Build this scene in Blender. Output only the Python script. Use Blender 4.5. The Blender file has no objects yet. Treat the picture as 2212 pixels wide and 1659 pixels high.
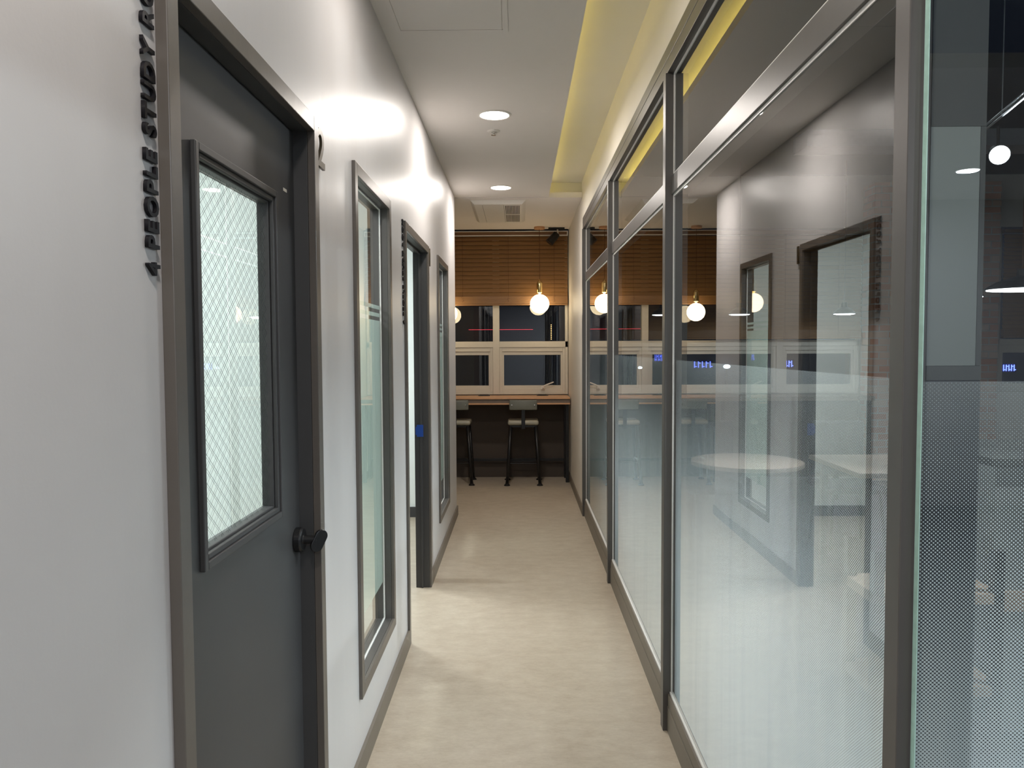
import bpy, math, random
from mathutils import Vector, Matrix
random.seed(4)
SC = bpy.context.scene
COL = SC.collection
R = math.radians

# ------------------------------------------------------------------ camera
F_PX, PITCH, YAW, ROLL = 1672.56, .0479, -.0095, -.0049
cam_data = bpy.data.cameras.new('camera')
cam = bpy.data.objects.new('camera', cam_data)
COL.objects.link(cam)
cam_data.sensor_fit = 'HORIZONTAL'
cam_data.sensor_width = 36
cam_data.lens = 36 * F_PX / 2212
cam_data.clip_start = .02
fw = Vector((math.sin(YAW) * math.cos(PITCH), math.cos(YAW) * math.cos(PITCH), -math.sin(PITCH)))
rt = Vector((math.cos(YAW), -math.sin(YAW), 0))
up = rt.cross(fw)
r2 = rt * math.cos(ROLL) + up * math.sin(ROLL)
u2 = -rt * math.sin(ROLL) + up * math.cos(ROLL)
m = Matrix((r2, u2, -fw)).transposed().to_4x4()
m.translation = Vector((0, 0, 1.5))
cam.matrix_world = m
SC.camera = cam

# ------------------------------------------------------------------ world, exposure, cycles
w = bpy.data.worlds.new('night'); SC.world = w
w.use_nodes = True
w.node_tree.nodes['Background'].inputs[0].default_value = (.35, .5, 1, 1)
w.node_tree.nodes['Background'].inputs[1].default_value = .045
SC.view_settings.view_transform = 'Standard'
SC.view_settings.look = 'None'
SC.view_settings.gamma = 1
SC.view_settings.use_curve_mapping = False
SC.view_settings.exposure = .45
SC.cycles.max_bounces = 14
SC.cycles.transparent_max_bounces = 32
SC.cycles.glossy_bounces = 6
SC.cycles.diffuse_bounces = 5
SC.cycles.sample_clamp_indirect = 6
SC.cycles.caustics_reflective = False
SC.cycles.caustics_refractive = False

def area(name, loc, size, power, color, rot=(0, 0, 0), shape='DISK', size_y=None, spread=None):
    d = bpy.data.lights.new(name, 'AREA')
    d.shape = shape; d.size = size; d.energy = power; d.color = color
    if size_y: d.size_y = size_y
    if spread: d.spread = spread
    o = bpy.data.objects.new(name, d); COL.objects.link(o)
    o.location = loc; o.rotation_euler = rot
    return o

DOWN_W, DOWN_C = 13.5, (1, .925, .86)
STUDY_W, STUDY_C = 34, (.90, .97, 1.0)
CAFE_W, CAFE_C = 5, (.80, .90, 1.0)
GLOBE_E, LED_E, LED_C = 8, 8, (1, .80, .20)
ENTRY_W, ENTRY_C = 46, (.86, .92, 1.0)

# ------------------------------------------------------------------ materials
def nt(name):
    mt = bpy.data.materials.new(name); mt.use_nodes = True
    t = mt.node_tree
    for n in list(t.nodes): t.nodes.remove(n)
    out = t.nodes.new('ShaderNodeOutputMaterial')
    return mt, t, out

def L(t, a, b): t.links.new(a, b)

def math_n(t, op, a, b=None, c=None):
    n = t.nodes.new('ShaderNodeMath'); n.operation = op
    for i, v in enumerate((a, b, c)):
        if v is None: continue
        if isinstance(v, (int, float)): n.inputs[i].default_value = v
        else: L(t, v, n.inputs[i])
    return n.outputs[0]

def noise(t, scale, detail=3, rough=.5, vec=None):
    n = t.nodes.new('ShaderNodeTexNoise')
    n.inputs['Scale'].default_value = scale
    n.inputs['Detail'].default_value = detail
    n.inputs['Roughness'].default_value = rough
    if vec is not None: L(t, vec, n.inputs['Vector'])
    return n.outputs['Fac']

def coords(t, scale=(1, 1, 1)):
    g = t.nodes.new('ShaderNodeNewGeometry')
    mp = t.nodes.new('ShaderNodeMapping'); mp.inputs['Scale'].default_value = scale
    L(t, g.outputs['Position'], mp.inputs['Vector'])
    return mp.outputs[0]

def ocoords(t, scale=(1, 1, 1)):
    g = t.nodes.new('ShaderNodeTexCoord')
    mp = t.nodes.new('ShaderNodeMapping'); mp.inputs['Scale'].default_value = scale
    L(t, g.outputs['Object'], mp.inputs['Vector'])
    return mp.outputs[0]

def ramp(t, fac, stops):
    r = t.nodes.new('ShaderNodeValToRGB')
    e = r.color_ramp.elements
    while len(e) < len(stops): e.new(.5)
    for k, (p, c) in enumerate(stops):
        e[k].position = p; e[k].color = (*c, 1)
    L(t, fac, r.inputs[0])
    return r.outputs[0]

def mat(name, col, rough=.5, metal=0, spec=.5, vary=.06, scale=30, bump=0, bscale=None, stretch=(1, 1, 1), coat=0):
    mt, t, out = nt(name)
    p = t.nodes.new('ShaderNodeBsdfPrincipled')
    p.inputs['Roughness'].default_value = rough
    p.inputs['Metallic'].default_value = metal
    p.inputs['Specular IOR Level'].default_value = spec
    p.inputs['Coat Weight'].default_value = coat
    v = ocoords(t, stretch)
    f = noise(t, scale, 4, .6, v)
    c = ramp(t, f, [(.25, tuple(x * (1 - vary) for x in col)), (.75, tuple(min(1, x * (1 + vary)) for x in col))])
    L(t, c, p.inputs['Base Color'])
    if bump:
        b = t.nodes.new('ShaderNodeBump'); b.inputs['Strength'].default_value = bump
        b.inputs['Distance'].default_value = .002
        L(t, noise(t, bscale or scale * 3, 3, .6, v), b.inputs['Height'])
        L(t, b.outputs[0], p.inputs['Normal'])
    L(t, p.outputs[0], out.inputs[0])
    return mt

def emit(name, col, strength):
    mt, t, out = nt(name)
    e = t.nodes.new('ShaderNodeEmission')
    e.inputs[0].default_value = (*col, 1); e.inputs[1].default_value = strength
    L(t, e.outputs[0], out.inputs[0])
    return mt

def schlick(t, f0=.04):
    g = t.nodes.new('ShaderNodeNewGeometry')
    d = t.nodes.new('ShaderNodeVectorMath'); d.operation = 'DOT_PRODUCT'
    L(t, g.outputs['Incoming'], d.inputs[0]); L(t, g.outputs['Normal'], d.inputs[1])
    c = math_n(t, 'ABSOLUTE', d.outputs['Value'])
    k = math_n(t, 'POWER', math_n(t, 'SUBTRACT', 1, c), 5)
    r = math_n(t, 'ADD', math_n(t, 'MULTIPLY', k, 1 - f0), f0)
    both = math_n(t, 'DIVIDE', math_n(t, 'MULTIPLY', r, 2), math_n(t, 'ADD', r, 1))   # both faces of a pane, taken at the face the ray meets first
    return math_n(t, 'MULTIPLY', both, math_n(t, 'SUBTRACT', 1, g.outputs['Backfacing']))

def glass(name, tint=(.97, .99, .98), f0=.04, wires=False):
    mt, t, out = nt(name)
    tr = t.nodes.new('ShaderNodeBsdfTransparent'); tr.inputs[0].default_value = (*tint, 1)
    gl = t.nodes.new('ShaderNodeBsdfGlossy')
    gl.inputs['Roughness'].default_value = 0
    gl.inputs['Color'].default_value = (1, 1, 1, 1)
    mx = t.nodes.new('ShaderNodeMixShader')
    L(t, schlick(t, f0), mx.inputs[0]); L(t, tr.outputs[0], mx.inputs[1]); L(t, gl.outputs[0], mx.inputs[2])
    last = mx.outputs[0]
    if wires:                                    # georgian wire mesh cast in the pane
        g = t.nodes.new('ShaderNodeNewGeometry'); s = t.nodes.new('ShaderNodeSeparateXYZ')
        L(t, g.outputs['Position'], s.inputs[0])
        a = math_n(t, 'DIVIDE', s.outputs[1], .036); b = math_n(t, 'DIVIDE', s.outputs[2], .029)
        ms = []
        for op in ('ADD', 'SUBTRACT'):
            q = math_n(t, 'FRACT', math_n(t, 'ADD', math_n(t, op, b, a), 100))
            ms.append(math_n(t, 'LESS_THAN', math_n(t, 'ABSOLUTE', math_n(t, 'SUBTRACT', q, .5)), .021))
        wmask = math_n(t, 'MAXIMUM', ms[0], ms[1])
        d = t.nodes.new('ShaderNodeBsdfPrincipled')
        d.inputs['Base Color'].default_value = (.12, .14, .13, 1); d.inputs['Metallic'].default_value = .6
        d.inputs['Roughness'].default_value = .4
        m2 = t.nodes.new('ShaderNodeMixShader')
        L(t, wmask, m2.inputs[0]); L(t, last, m2.inputs[1]); L(t, d.outputs[0], m2.inputs[2])
        last = m2.outputs[0]
    L(t, last, out.inputs[0])
    return mt

def sheet(t, col, trans=.5, sock=None):
    df = t.nodes.new('ShaderNodeBsdfDiffuse'); df.inputs[0].default_value = (*col, 1)
    tl = t.nodes.new('ShaderNodeBsdfTranslucent'); tl.inputs[0].default_value = (*col, 1)
    if sock is not None: L(t, sock, df.inputs[0]); L(t, sock, tl.inputs[0])
    mx = t.nodes.new('ShaderNodeMixShader'); mx.inputs[0].default_value = trans
    L(t, df.outputs[0], mx.inputs[1]); L(t, tl.outputs[0], mx.inputs[2])
    return mx.outputs[0]

def dot_film(name, axis):
    """vinyl film of white dots that grow towards the floor"""
    mt, t, out = nt(name)
    g = t.nodes.new('ShaderNodeNewGeometry'); s = t.nodes.new('ShaderNodeSeparateXYZ')
    L(t, g.outputs['Position'], s.inputs[0])
    z = s.outputs[2]; PU, PV = .0061, .0056
    u = math_n(t, 'ADD', math_n(t, 'DIVIDE', s.outputs[axis], PU), 2000)
    v = math_n(t, 'ADD', math_n(t, 'DIVIDE', z, PV), 10)
    fc = t.nodes.new('ShaderNodeFloatCurve')
    cu = fc.mapping.curves[0]
    pts = [(0, .72), (.15, .66), (.4, .51), (.62, .40), (.72, .345), (.84, .255), (.92, .165), (.96, .11), (1, .08)]
    cu.points[0].location = pts[0]; cu.points[1].location = pts[-1]
    for p in pts[1:-1]: cu.points.new(*p)
    fc.mapping.update()
    L(t, math_n(t, 'DIVIDE', z, 1.447), fc.inputs[1])
    rad = math_n(t, 'MULTIPLY', fc.outputs[0], .005)
    masks = []
    for off in (0, .5):
        du = math_n(t, 'MULTIPLY', math_n(t, 'SUBTRACT', math_n(t, 'FRACT', math_n(t, 'ADD', u, off)), .5), PU)
        dv = math_n(t, 'MULTIPLY', math_n(t, 'SUBTRACT', math_n(t, 'FRACT', math_n(t, 'ADD', v, off)), .5), PV)
        d2 = math_n(t, 'SQRT', math_n(t, 'ADD', math_n(t, 'MULTIPLY', du, du), math_n(t, 'MULTIPLY', dv, dv)))
        masks.append(math_n(t, 'LESS_THAN', d2, rad))
    mk = math_n(t, 'MAXIMUM', masks[0], masks[1])
    hz = t.nodes.new('ShaderNodeMapRange')
    hz.inputs['From Min'].default_value = 1.27; hz.inputs['From Max'].default_value = 1.447
    hz.inputs['To Min'].default_value = .02; hz.inputs['To Max'].default_value = .27
    L(t, z, hz.inputs['Value'])
    mk = math_n(t, 'MAXIMUM', mk, hz.outputs[0])
    tr = t.nodes.new('ShaderNodeBsdfTransparent')
    mx = t.nodes.new('ShaderNodeMixShader')
    streak = noise(t, 14, 4, .6, coords(t, (1, 1, .06)))
    L(t, mk, mx.inputs[0]); L(t, tr.outputs[0], mx.inputs[1])
    L(t, sheet(t, (.76, .85, .90), .36, ramp(t, streak, [(.36, (.74, .82, .86)), (.50, (.81, .88, .91)), (.62, (.84, .91, .93))])), mx.inputs[2])
    L(t, mx.outputs[0], out.inputs[0])
    return mt

def frost_film(name, col, op):
    mt, t, out = nt(name)
    tr = t.nodes.new('ShaderNodeBsdfTransparent'); tr.inputs[0].default_value = (*col, 1)
    mx = t.nodes.new('ShaderNodeMixShader')
    f = noise(t, 3, 2, .5, ocoords(t))
    L(t, math_n(t, 'ADD', math_n(t, 'MULTIPLY', f, .04), op - .02), mx.inputs[0])
    L(t, tr.outputs[0], mx.inputs[1]); L(t, sheet(t, col, .5), mx.inputs[2])
    L(t, mx.outputs[0], out.inputs[0])
    return mt

def floor_mat():
    mt, t, out = nt('vinyl_floor')
    p = t.nodes.new('ShaderNodeBsdfPrincipled')
    a = noise(t, 9, 8, .72, coords(t, (1, 1.7, 1)))
    b = noise(t, 1.6, 3, .5, coords(t, (1, 1, 1)))
    c = noise(t, 60, 4, .7, coords(t, (.7, 1.5, 1)))
    f = math_n(t, 'ADD', math_n(t, 'MULTIPLY', a, .55), math_n(t, 'ADD', math_n(t, 'MULTIPLY', b, .25), math_n(t, 'MULTIPLY', c, .25)))
    L(t, ramp(t, f, [(.36, (.38, .31, .23)), (.50, (.46, .39, .30)), (.60, (.515, .445, .35)), (.72, (.59, .525, .43))]), p.inputs['Base Color'])
    rg = math_n(t, 'ADD', math_n(t, 'MULTIPLY', c, .15), .30)
    L(t, rg, p.inputs['Roughness'])
    bp = t.nodes.new('ShaderNodeBump'); bp.inputs['Strength'].default_value = .25; bp.inputs['Distance'].default_value = .001
    L(t, c, bp.inputs['Height']); L(t, bp.outputs[0], p.inputs['Normal'])
    L(t, p.outputs[0], out.inputs[0])
    return mt

def wall_mat(name, col, rough=.36, bump=.5, spec=.5):
    """satin emulsion with vertical roller marks"""
    mt, t, out = nt(name)
    p = t.nodes.new('ShaderNodeBsdfPrincipled')
    p.inputs['Specular IOR Level'].default_value = spec
    f = noise(t, 2.2, 3, .5, coords(t))
    L(t, ramp(t, f, [(.3, tuple(x * .97 for x in col)), (.7, tuple(min(1, x * 1.02) for x in col))]), p.inputs['Base Color'])
    s1 = noise(t, 26, 1, .4, coords(t, (1, 1, .14)))
    s2 = noise(t, 120, 2, .6, coords(t))
    L(t, math_n(t, 'ADD', math_n(t, 'MULTIPLY', s1, .05), rough - .025), p.inputs['Roughness'])
    b = t.nodes.new('ShaderNodeBump'); b.inputs['Strength'].default_value = bump; b.inputs['Distance'].default_value = .004
    L(t, math_n(t, 'ADD', s1, math_n(t, 'MULTIPLY', s2, .35)), b.inputs['Height'])
    L(t, b.outputs[0], p.inputs['Normal'])
    L(t, p.outputs[0], out.inputs[0])
    return mt

def brick_mat():
    mt, t, out = nt('brick')
    p = t.nodes.new('ShaderNodeBsdfPrincipled'); p.inputs['Roughness'].default_value = .85
    g = t.nodes.new('ShaderNodeNewGeometry'); s = t.nodes.new('ShaderNodeSeparateXYZ'); L(t, g.outputs['Position'], s.inputs[0])
    cb = t.nodes.new('ShaderNodeCombineXYZ')
    L(t, math_n(t, 'ADD', s.outputs[0], s.outputs[1]), cb.inputs[0]); L(t, s.outputs[2], cb.inputs[1])
    b = t.nodes.new('ShaderNodeTexBrick')
    b.inputs['Color1'].default_value = (.46, .22, .14, 1); b.inputs['Color2'].default_value = (.50, .40, .32, 1)
    b.inputs['Mortar'].default_value = (.44, .40, .36, 1); b.inputs['Scale'].default_value = 1
    b.inputs['Brick Width'].default_value = .2; b.inputs['Row Height'].default_value = .075
    b.inputs['Mortar Size'].default_value = .008; b.inputs['Bias'].default_value = -.1
    L(t, cb.outputs[0], b.inputs['Vector'])
    L(t, b.outputs['Color'], p.inputs['Base Color'])
    bp = t.nodes.new('ShaderNodeBump'); bp.invert = True; bp.inputs['Distance'].default_value = .01
    L(t, b.outputs['Fac'], bp.inputs['Height']); L(t, bp.outputs[0], p.inputs['Normal'])
    L(t, p.outputs[0], out.inputs[0])
    return mt

M = dict(
    floor=floor_mat(),
    wall=wall_mat('satin_wall_paint', (.60, .585, .58), .36, .11, .34),
    wallw=wall_mat('cream_wall_paint', (.74, .70, .63), .5, .15),
    study=wall_mat('study_room_paint', (.78, .82, .80), .5, .1),
    ceil=mat('ceiling_paint', (.80, .765, .73), .8, spec=.2, vary=.02, scale=2, bump=.15, bscale=160),
    cove=mat('cove_paint', (.80, .78, .72), .7, spec=.2, vary=.02, scale=2),
    frame=mat('umber_metal_paint', (.105, .092, .080), .34, vary=.08, scale=6, bump=.2, bscale=14),
    partition=mat('graphite_metal_paint', (.078, .072, .067), .36, vary=.06, scale=6, bump=.12, bscale=14),
    leaf=mat('charcoal_door_paint', (.046, .046, .047), .48, vary=.04, scale=5, bump=.05),
    dark=mat('black_metal', (.012, .012, .013), .35, metal=.3, vary=.1),
    letter=mat('black_letter_acrylic', (.006, .005, .007), .5, spec=.25, vary=.05),
    bronze=mat('bronze_number', (.055, .042, .022), .35, metal=.3, vary=.1),
    base=mat('skirting_vinyl', (.16, .135, .108), .45, vary=.05, scale=8),
    white=mat('white_plastic', (.78, .76, .72), .45, vary=.02),
    sash=mat('cream_window_frame', (.64, .60, .52), .4, vary=.02),
    bead=mat('white_glazing_bead', (.82, .80, .77), .4, vary=.02),
    wood=mat('blind_wood', (.25, .125, .042), .45, vary=.14, scale=5, stretch=(1.2, 20, 30)),
    wooddk=mat('headbox_wood', (.20, .10, .045), .5, vary=.12, scale=5, stretch=(1.2, 20, 30)),
    cord=mat('brown_cord', (.10, .04, .015), .8),
    oak=mat('counter_oak', (.60, .33, .17), .4, vary=.12, scale=5, stretch=(2, 14, 14)),
    taupe=mat('taupe_apron', (.17, .13, .10), .5),
    brown=mat('dark_brown_panel', (.060, .045, .034), .7, vary=.1, scale=3),
    vinyl=mat('grey_green_vinyl', (.15, .155, .13), .42, vary=.06, scale=20, bump=.2),
    vinyl_lt=mat('pale_seat_vinyl', (.34, .32, .25), .35, vary=.08, scale=20),  # paler tone than the backrest vinyl
    brass=mat('polished_brass', (.83, .63, .30), .12, metal=1, vary=.03),
    chrome=mat('brushed_chrome', (.62, .61, .58), .25, metal=1, vary=.03),
    globe=emit('lit_opal_globe', (1, .80, .50), GLOBE_E),
    diff=emit('lit_downlight_diffuser', (1, .93, .86), 9),
    led=emit('lit_yellow_led_strip', LED_C, LED_E),
    panel_l=emit('lit_panel_diffuser', (.92, .97, 1), 4),
    cafe_l=emit('lit_cool_diffuser', (.88, .94, 1), 7),
    glass=glass('clear_glass', f0=.045),
    wire=glass('wired_glass', (.96, .985, .97), wires=True),
    winglass=glass('window_glass', (.80, .86, .88), f0=.05),
    edge=mat('green_glass_edge', (.44, .68, .60), .25, vary=.1, scale=60),
    film_y=dot_film('dot_gradient_film_side', 1),
    film_x=dot_film('dot_gradient_film_front', 0),
    frost=frost_film('sage_frost_film', (.72, .84, .78), .96),
    blue=mat('blue_plastic_tape', (.01, .06, .32), .4),
    brick=brick_mat(),
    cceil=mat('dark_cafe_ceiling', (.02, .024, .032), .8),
    cwall=mat('grey_cafe_wall', (.30, .31, .32), .7),
    tablewood=mat('cafe_table_wood', (.20, .145, .105), .5, vary=.1, scale=5),
    grey=mat('reflected_wall_grey', (.155, .175, .175), .4, vary=.03, scale=3),
    greydk=mat('dark_grey_cladding', (.05, .055, .057), .6, vary=.03),
    counterg=mat('dark_grey_laminate', (.10, .105, .10), .5),
    cloth=mat('black_fabric', (.012, .014, .02), .9, vary=.2),
    out=mat('night_cladding', (.10, .11, .14), .7),
    curtain=mat('dark_blue_cladding', (.02, .03, .06), .5),
    slot=mat('dark_slot', (.012, .011, .010), .9),
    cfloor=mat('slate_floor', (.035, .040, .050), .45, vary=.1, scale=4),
    matte=mat('matte_dark_top', (.03, .032, .03), .9, spec=.05),
    steel=mat('galvanised_duct', (.45, .47, .5), .35, metal=.7),
    bluesign=emit('blue_neon', (.12, .16, 1), 5),
    whitesign=emit('white_street_glow', (.8, .9, 1), 5),
    redneon=emit('red_neon', (1, .05, .08), 1.3),
    amber=emit('amber_bulb', (1, .55, .2), 2.2),
)

# ------------------------------------------------------------------ mesh helpers
class MB:
    def __init__(s): s.v = []; s.f = []
    def add(s, vs, fs):
        k = len(s.v); s.v += [tuple(q) for q in vs]; s.f += [tuple(i + k for i in f) for f in fs]; return s
    def box(s, x0, x1, y0, y1, z0, z1, rot=None, piv=None):
        vs = [Vector((x, y, z)) for z in (z0, z1) for y in (y0, y1) for x in (x0, x1)]
        if rot is not None:
            c = Vector(piv) if piv else Vector(((x0 + x1) / 2, (y0 + y1) / 2, (z0 + z1) / 2))
            vs = [rot @ (q - c) + c for q in vs]
        return s.add(vs, [(0, 2, 3, 1), (4, 5, 7, 6), (0, 1, 5, 4), (1, 3, 7, 5), (3, 2, 6, 7), (2, 0, 4, 6)])
    def tube(s, p0, p1, r0, r1=None, n=16):
        r1 = r0 if r1 is None else r1
        p0, p1 = Vector(p0), Vector(p1); d = (p1 - p0).normalized()
        a = d.orthogonal().normalized(); b = d.cross(a)
        vs = []
        for p, r in ((p0, r0), (p1, r1)):
            vs += [p + (a * math.cos(2 * math.pi * i / n) + b * math.sin(2 * math.pi * i / n)) * r for i in range(n)]
        fs = [(i, (i + 1) % n, n + (i + 1) % n, n + i) for i in range(n)] + [tuple(range(n))[::-1], tuple(range(n, 2 * n))]
        return s.add(vs, fs)
    def lathe(s, c, prof, n=32, axis='Z'):
        cx, cy, cz = c; vs = []; fs = []
        for (r, h) in prof:
            for i in range(n):
                a = 2 * math.pi * i / n
                x, y = max(r, 1e-5) * math.cos(a), max(r, 1e-5) * math.sin(a)
                if axis == 'Z': vs.append((cx + x, cy + y, cz + h))
                elif axis == 'X': vs.append((cx + h, cy + x, cz + y))
                else: vs.append((cx + y, cy + h, cz + x))
        for k in range(len(prof) - 1):
            for i in range(n):
                j = (i + 1) % n
                fs.append((k * n + i, k * n + j, (k + 1) * n + j, (k + 1) * n + i))
        fs.append(tuple(range(n))[::-1]); fs.append(tuple(range((len(prof) - 1) * n, len(prof) * n)))
        return s.add(vs, fs)
    def ring(s, x0, x1, y0, y1, z0, z1, w, bottom=True):
        """rectangular frame in the Y-Z plane, x0..x1 deep, w wide"""
        s.box(x0, x1, y0, y0 + w, z0, z1); s.box(x0, x1, y1 - w, y1, z0, z1)
        s.box(x0, x1, y0 + w, y1 - w, z1 - w, z1)
        if bottom: s.box(x0, x1, y0 + w, y1 - w, z0, z0 + w)
        return s
    def ringx(s, x0, x1, y0, y1, z0, z1, w, wt=None, wb=None):
        wt = wt or w; wb = wb or w
        s.box(x0, x0 + w, y0, y1, z0, z1); s.box(x1 - w, x1, y0, y1, z0, z1)
        s.box(x0 + w, x1 - w, y0, y1, z1 - wt, z1); s.box(x0 + w, x1 - w, y0, y1, z0, z0 + wb)
        return s
    def build(s, name, mt, parent=None, bevel=0, smooth=False, seg=2, sub=0):
        me = bpy.data.meshes.new(name)
        me.from_pydata(s.v, [], s.f); me.update()
        import bmesh
        bm = bmesh.new(); bm.from_mesh(me); bmesh.ops.recalc_face_normals(bm, faces=bm.faces[:]); bm.to_mesh(me); bm.free()
        return link(name, me, mt, parent, bevel, smooth, seg, sub)

def link(name, me, mt, parent=None, bevel=0, smooth=False, seg=2, sub=0):
    me.materials.clear(); me.materials.append(mt)
    o = bpy.data.objects.new(name, me); COL.objects.link(o)
    if parent is not None:
        r = parent
        off = Vector((0, 0, 0))
        while r is not None:
            off += r.location; r = r.parent
        me.transform(Matrix.Translation(-off))
        o.parent = parent
    if smooth:
        for p in me.polygons: p.use_smooth = True
    if bevel:
        b = o.modifiers.new('bevel', 'BEVEL'); b.width = bevel; b.segments = seg; b.limit_method = 'ANGLE'; b.angle_limit = R(40)
    if sub:
        q = o.modifiers.new('sub', 'SUBSURF'); q.levels = sub; q.render_levels = sub
    return o

def tag(o, label, cat, group=None, kind=None):
    o['label'] = label; o['category'] = cat
    if group: o['group'] = group
    if kind: o['kind'] = kind
    return o

def thing(name, loc, label, cat, group=None, kind=None):
    o = bpy.data.objects.new(name, None); COL.objects.link(o); o.location = loc
    o.empty_display_size = .1
    return tag(o, label, cat, group, kind)

def S(name, mb, mt, label, cat, bevel=0):
    return tag(mb.build(name, mt, None, bevel), label, cat, None, 'structure')

def copy_tree(o, loc=None, label=None, parent=None):
    c = o.copy(); COL.objects.link(c)
    if parent is not None: c.parent = parent
    if loc is not None: c.location = loc
    if label: c['label'] = label
    for ch in list(o.children): copy_tree(ch, None, None, c)
    return c

def plane(pts): return MB().add(pts, [(0, 1, 2, 3)])

# ------------------------------------------------------------------ building shell
LX, RX = -.565, .564
CZ, COVE = 2.827, 2.962
ENDY = 8.90
S('floor', MB().box(-3.0, .6395, -5.2, 9.4, -.10, 0), M['floor'], 'mottled beige vinyl floor running down the corridor', 'floor')

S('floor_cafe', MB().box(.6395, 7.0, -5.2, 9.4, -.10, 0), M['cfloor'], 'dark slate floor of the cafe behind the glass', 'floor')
cb = MB()
cb.box(-.64, .267, -1.6, 6.94, CZ, CZ + .042)
S('ceiling', cb, M['ceil'], 'plain grey-white corridor ceiling with round downlights', 'ceiling')
S('ceiling_far', MB().box(-2.8, .60, 6.945, 8.80, CZ - .006, CZ + .042), M['ceil'],
  'ceiling over the window counter at the corridor end, lit warm by globes', 'ceiling')
cv = MB()
cv.box(.12, .60, -1.6, 7.03, COVE, COVE + .03)
cv.box(.10, .13, -1.6, 7.03, CZ + .042, COVE)
cv.box(.10, .60, 7.0, 7.03, CZ + .042, COVE)
S('ceiling_cove', cv, M['cove'], 'raised light cove along the right edge of the ceiling, glowing yellow', 'ceiling cove')
t = thing('led_strip_light', (.165, 2.8, CZ + .042), 'yellow LED strip hidden on the ledge of the ceiling cove', 'strip light')
MB().box(.155, .175, -1.4, 6.9, CZ + .043, CZ + .051).build('channel', M['white'], t)
MB().box(.158, .172, -1.4, 6.88, CZ + .052, CZ + .056).build('light_strip', M['led'], t)

# left wall with its openings
def openwall(mb, x0, x1, y0, y1, z0, z1, holes):
    y = y0
    for (a, b, c, d) in sorted(holes):
        if a > y: mb.box(x0, x1, y, a, z0, z1)
        if c > z0: mb.box(x0, x1, a, b, z0, c)
        if d < z1: mb.box(x0, x1, a, b, d, z1)
        y = b
    if y < y1: mb.box(x0, x1, y, y1, z0, z1)
    return mb
DOORS = [(1.225, 2.136), (3.815, 4.81)]
WINS = [(2.65, 3.39), (5.36, 6.10)]
holes = [(a + .02, b - .02, 0, 2.10) for a, b in DOORS] + [(a + .02, b - .02, .288, 2.115) for a, b in WINS]
wl = openwall(MB(), -.640, LX, -1.6, 6.87, 0, CZ, holes)
S('wall_left', wl, M['wall'], 'satin off-white wall of the study rooms on the left of the corridor', 'wall')

# right wall: over the glazing and full height beyond it
wr = MB()
wr.box(RX, .640, 1.06, 6.84, 2.622, 3.4)
wr.box(RX, .640, 6.84, 8.90, 0, 3.4)
S('wall_right', wr, M['wallw'], 'cream wall above and beyond the glass partition on the right', 'wall')

# study rooms behind the left wall
sr = MB()
sr.box(-2.75, -2.65, .5, 6.87, 0, 2.6)
S('wall_study_back', sr, M['study'], 'pale back wall of the study rooms seen through their glass', 'wall')
S('wall_study_divider', MB().box(-2.65, -.640, 3.56, 3.64, 0, 2.6), M['study'], 'pale dividing wall between the two study rooms', 'wall')
S('wall_study_near', MB().box(-2.65, -.640, .42, .50, 0, 2.6), M['study'], 'pale near wall of the first study room', 'wall')
S('wall_study_far', MB().box(-2.75, -.640, 6.79, 6.87, 0, CZ), M['study'], 'pale far wall of the second study room, seen through its open door', 'wall')
S('ceiling_study', MB().box(-2.75, -.640, .42, 6.79, 2.6, 2.65), M['ceil'], 'flat ceiling above the two study rooms', 'ceiling')
bs = MB()
bs.box(-2.648, -.66, 6.775, 6.79, 0, .09)
bs.box(-2.65, -2.635, .51, 3.55, 0, .09)
S('baseboard_study', bs, M['leaf'], 'dark baseboard at the foot of the pale study room walls', 'baseboard')

# side recess to the left of the counter
S('wall_recess_left', MB().box(-2.85, -2.75, 6.79, 8.90, 0, CZ), M['wallw'], 'cream wall closing the left end of the window counter recess', 'wall')
# end wall
we = MB()
we.box(-2.85, 7.0, 8.90, 9.10, 0, .955)
we.box(-2.85, 7.0, 8.90, 9.10, 2.83, 3.6)
we.box(-2.85, -2.40, 8.90, 9.10, .955, 2.83)
we.box(.556, .70, 8.90, 9.10, .955, 2.83)
we.box(3.87, 5.43, 8.90, 9.10, .955, 2.83)
we.box(6.5, 7.0, 8.90, 9.10, .955, 2.83)
S('wall_end', we, M['wallw'], 'cream outer wall around the windows at the far end', 'wall')
S('wall_end_panel', MB().box(-2.74, .562, 8.875, 8.898, 0, .935), M['brown'], 'dark brown wall panel under the window counter', 'wall panel')
# cafe shell
S('wall_cafe_right', MB().box(6.9, 7.0, -5, 8.9, 0, 3.6), M['cwall'], 'grey wall on the far right of the cafe', 'wall')
S('wall_back', MB().box(-.64, 6.9, -5.1, -5.0, 0, 3.6), M['cwall'], 'grey wall behind the viewer at the entrance', 'wall')
S('wall_left_near', MB().box(-.64, LX, -5.0, -1.6, 0, 3.6), M['wall'], 'off-white wall behind the viewer on the left', 'wall')
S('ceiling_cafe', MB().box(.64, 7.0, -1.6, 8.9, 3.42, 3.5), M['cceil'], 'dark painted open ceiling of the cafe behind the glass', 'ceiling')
S('ceiling_entrance', MB().box(-.64, 7.0, -5, -1.6, 2.83, 2.9), M['ceil'], 'white ceiling above the entrance hall behind the viewer', 'ceiling')

# baseboards
bb = MB()
for a, b in ((-1.6, 1.225), (2.136, 3.815), (4.81, 6.87)): bb.box(LX, -.553, a + .002, b - .002, 0, .082)
bb.box(-.640, -.553, 6.87, 6.88, 0, .082)
S('baseboard_left', bb, M['base'], 'taupe vinyl baseboard along the left wall', 'baseboard')
S('baseboard_right', MB().box(.553, RX, 6.86, 8.87, 0, .082), M['base'], 'taupe vinyl baseboard on the right wall past the glass', 'baseboard')

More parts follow.
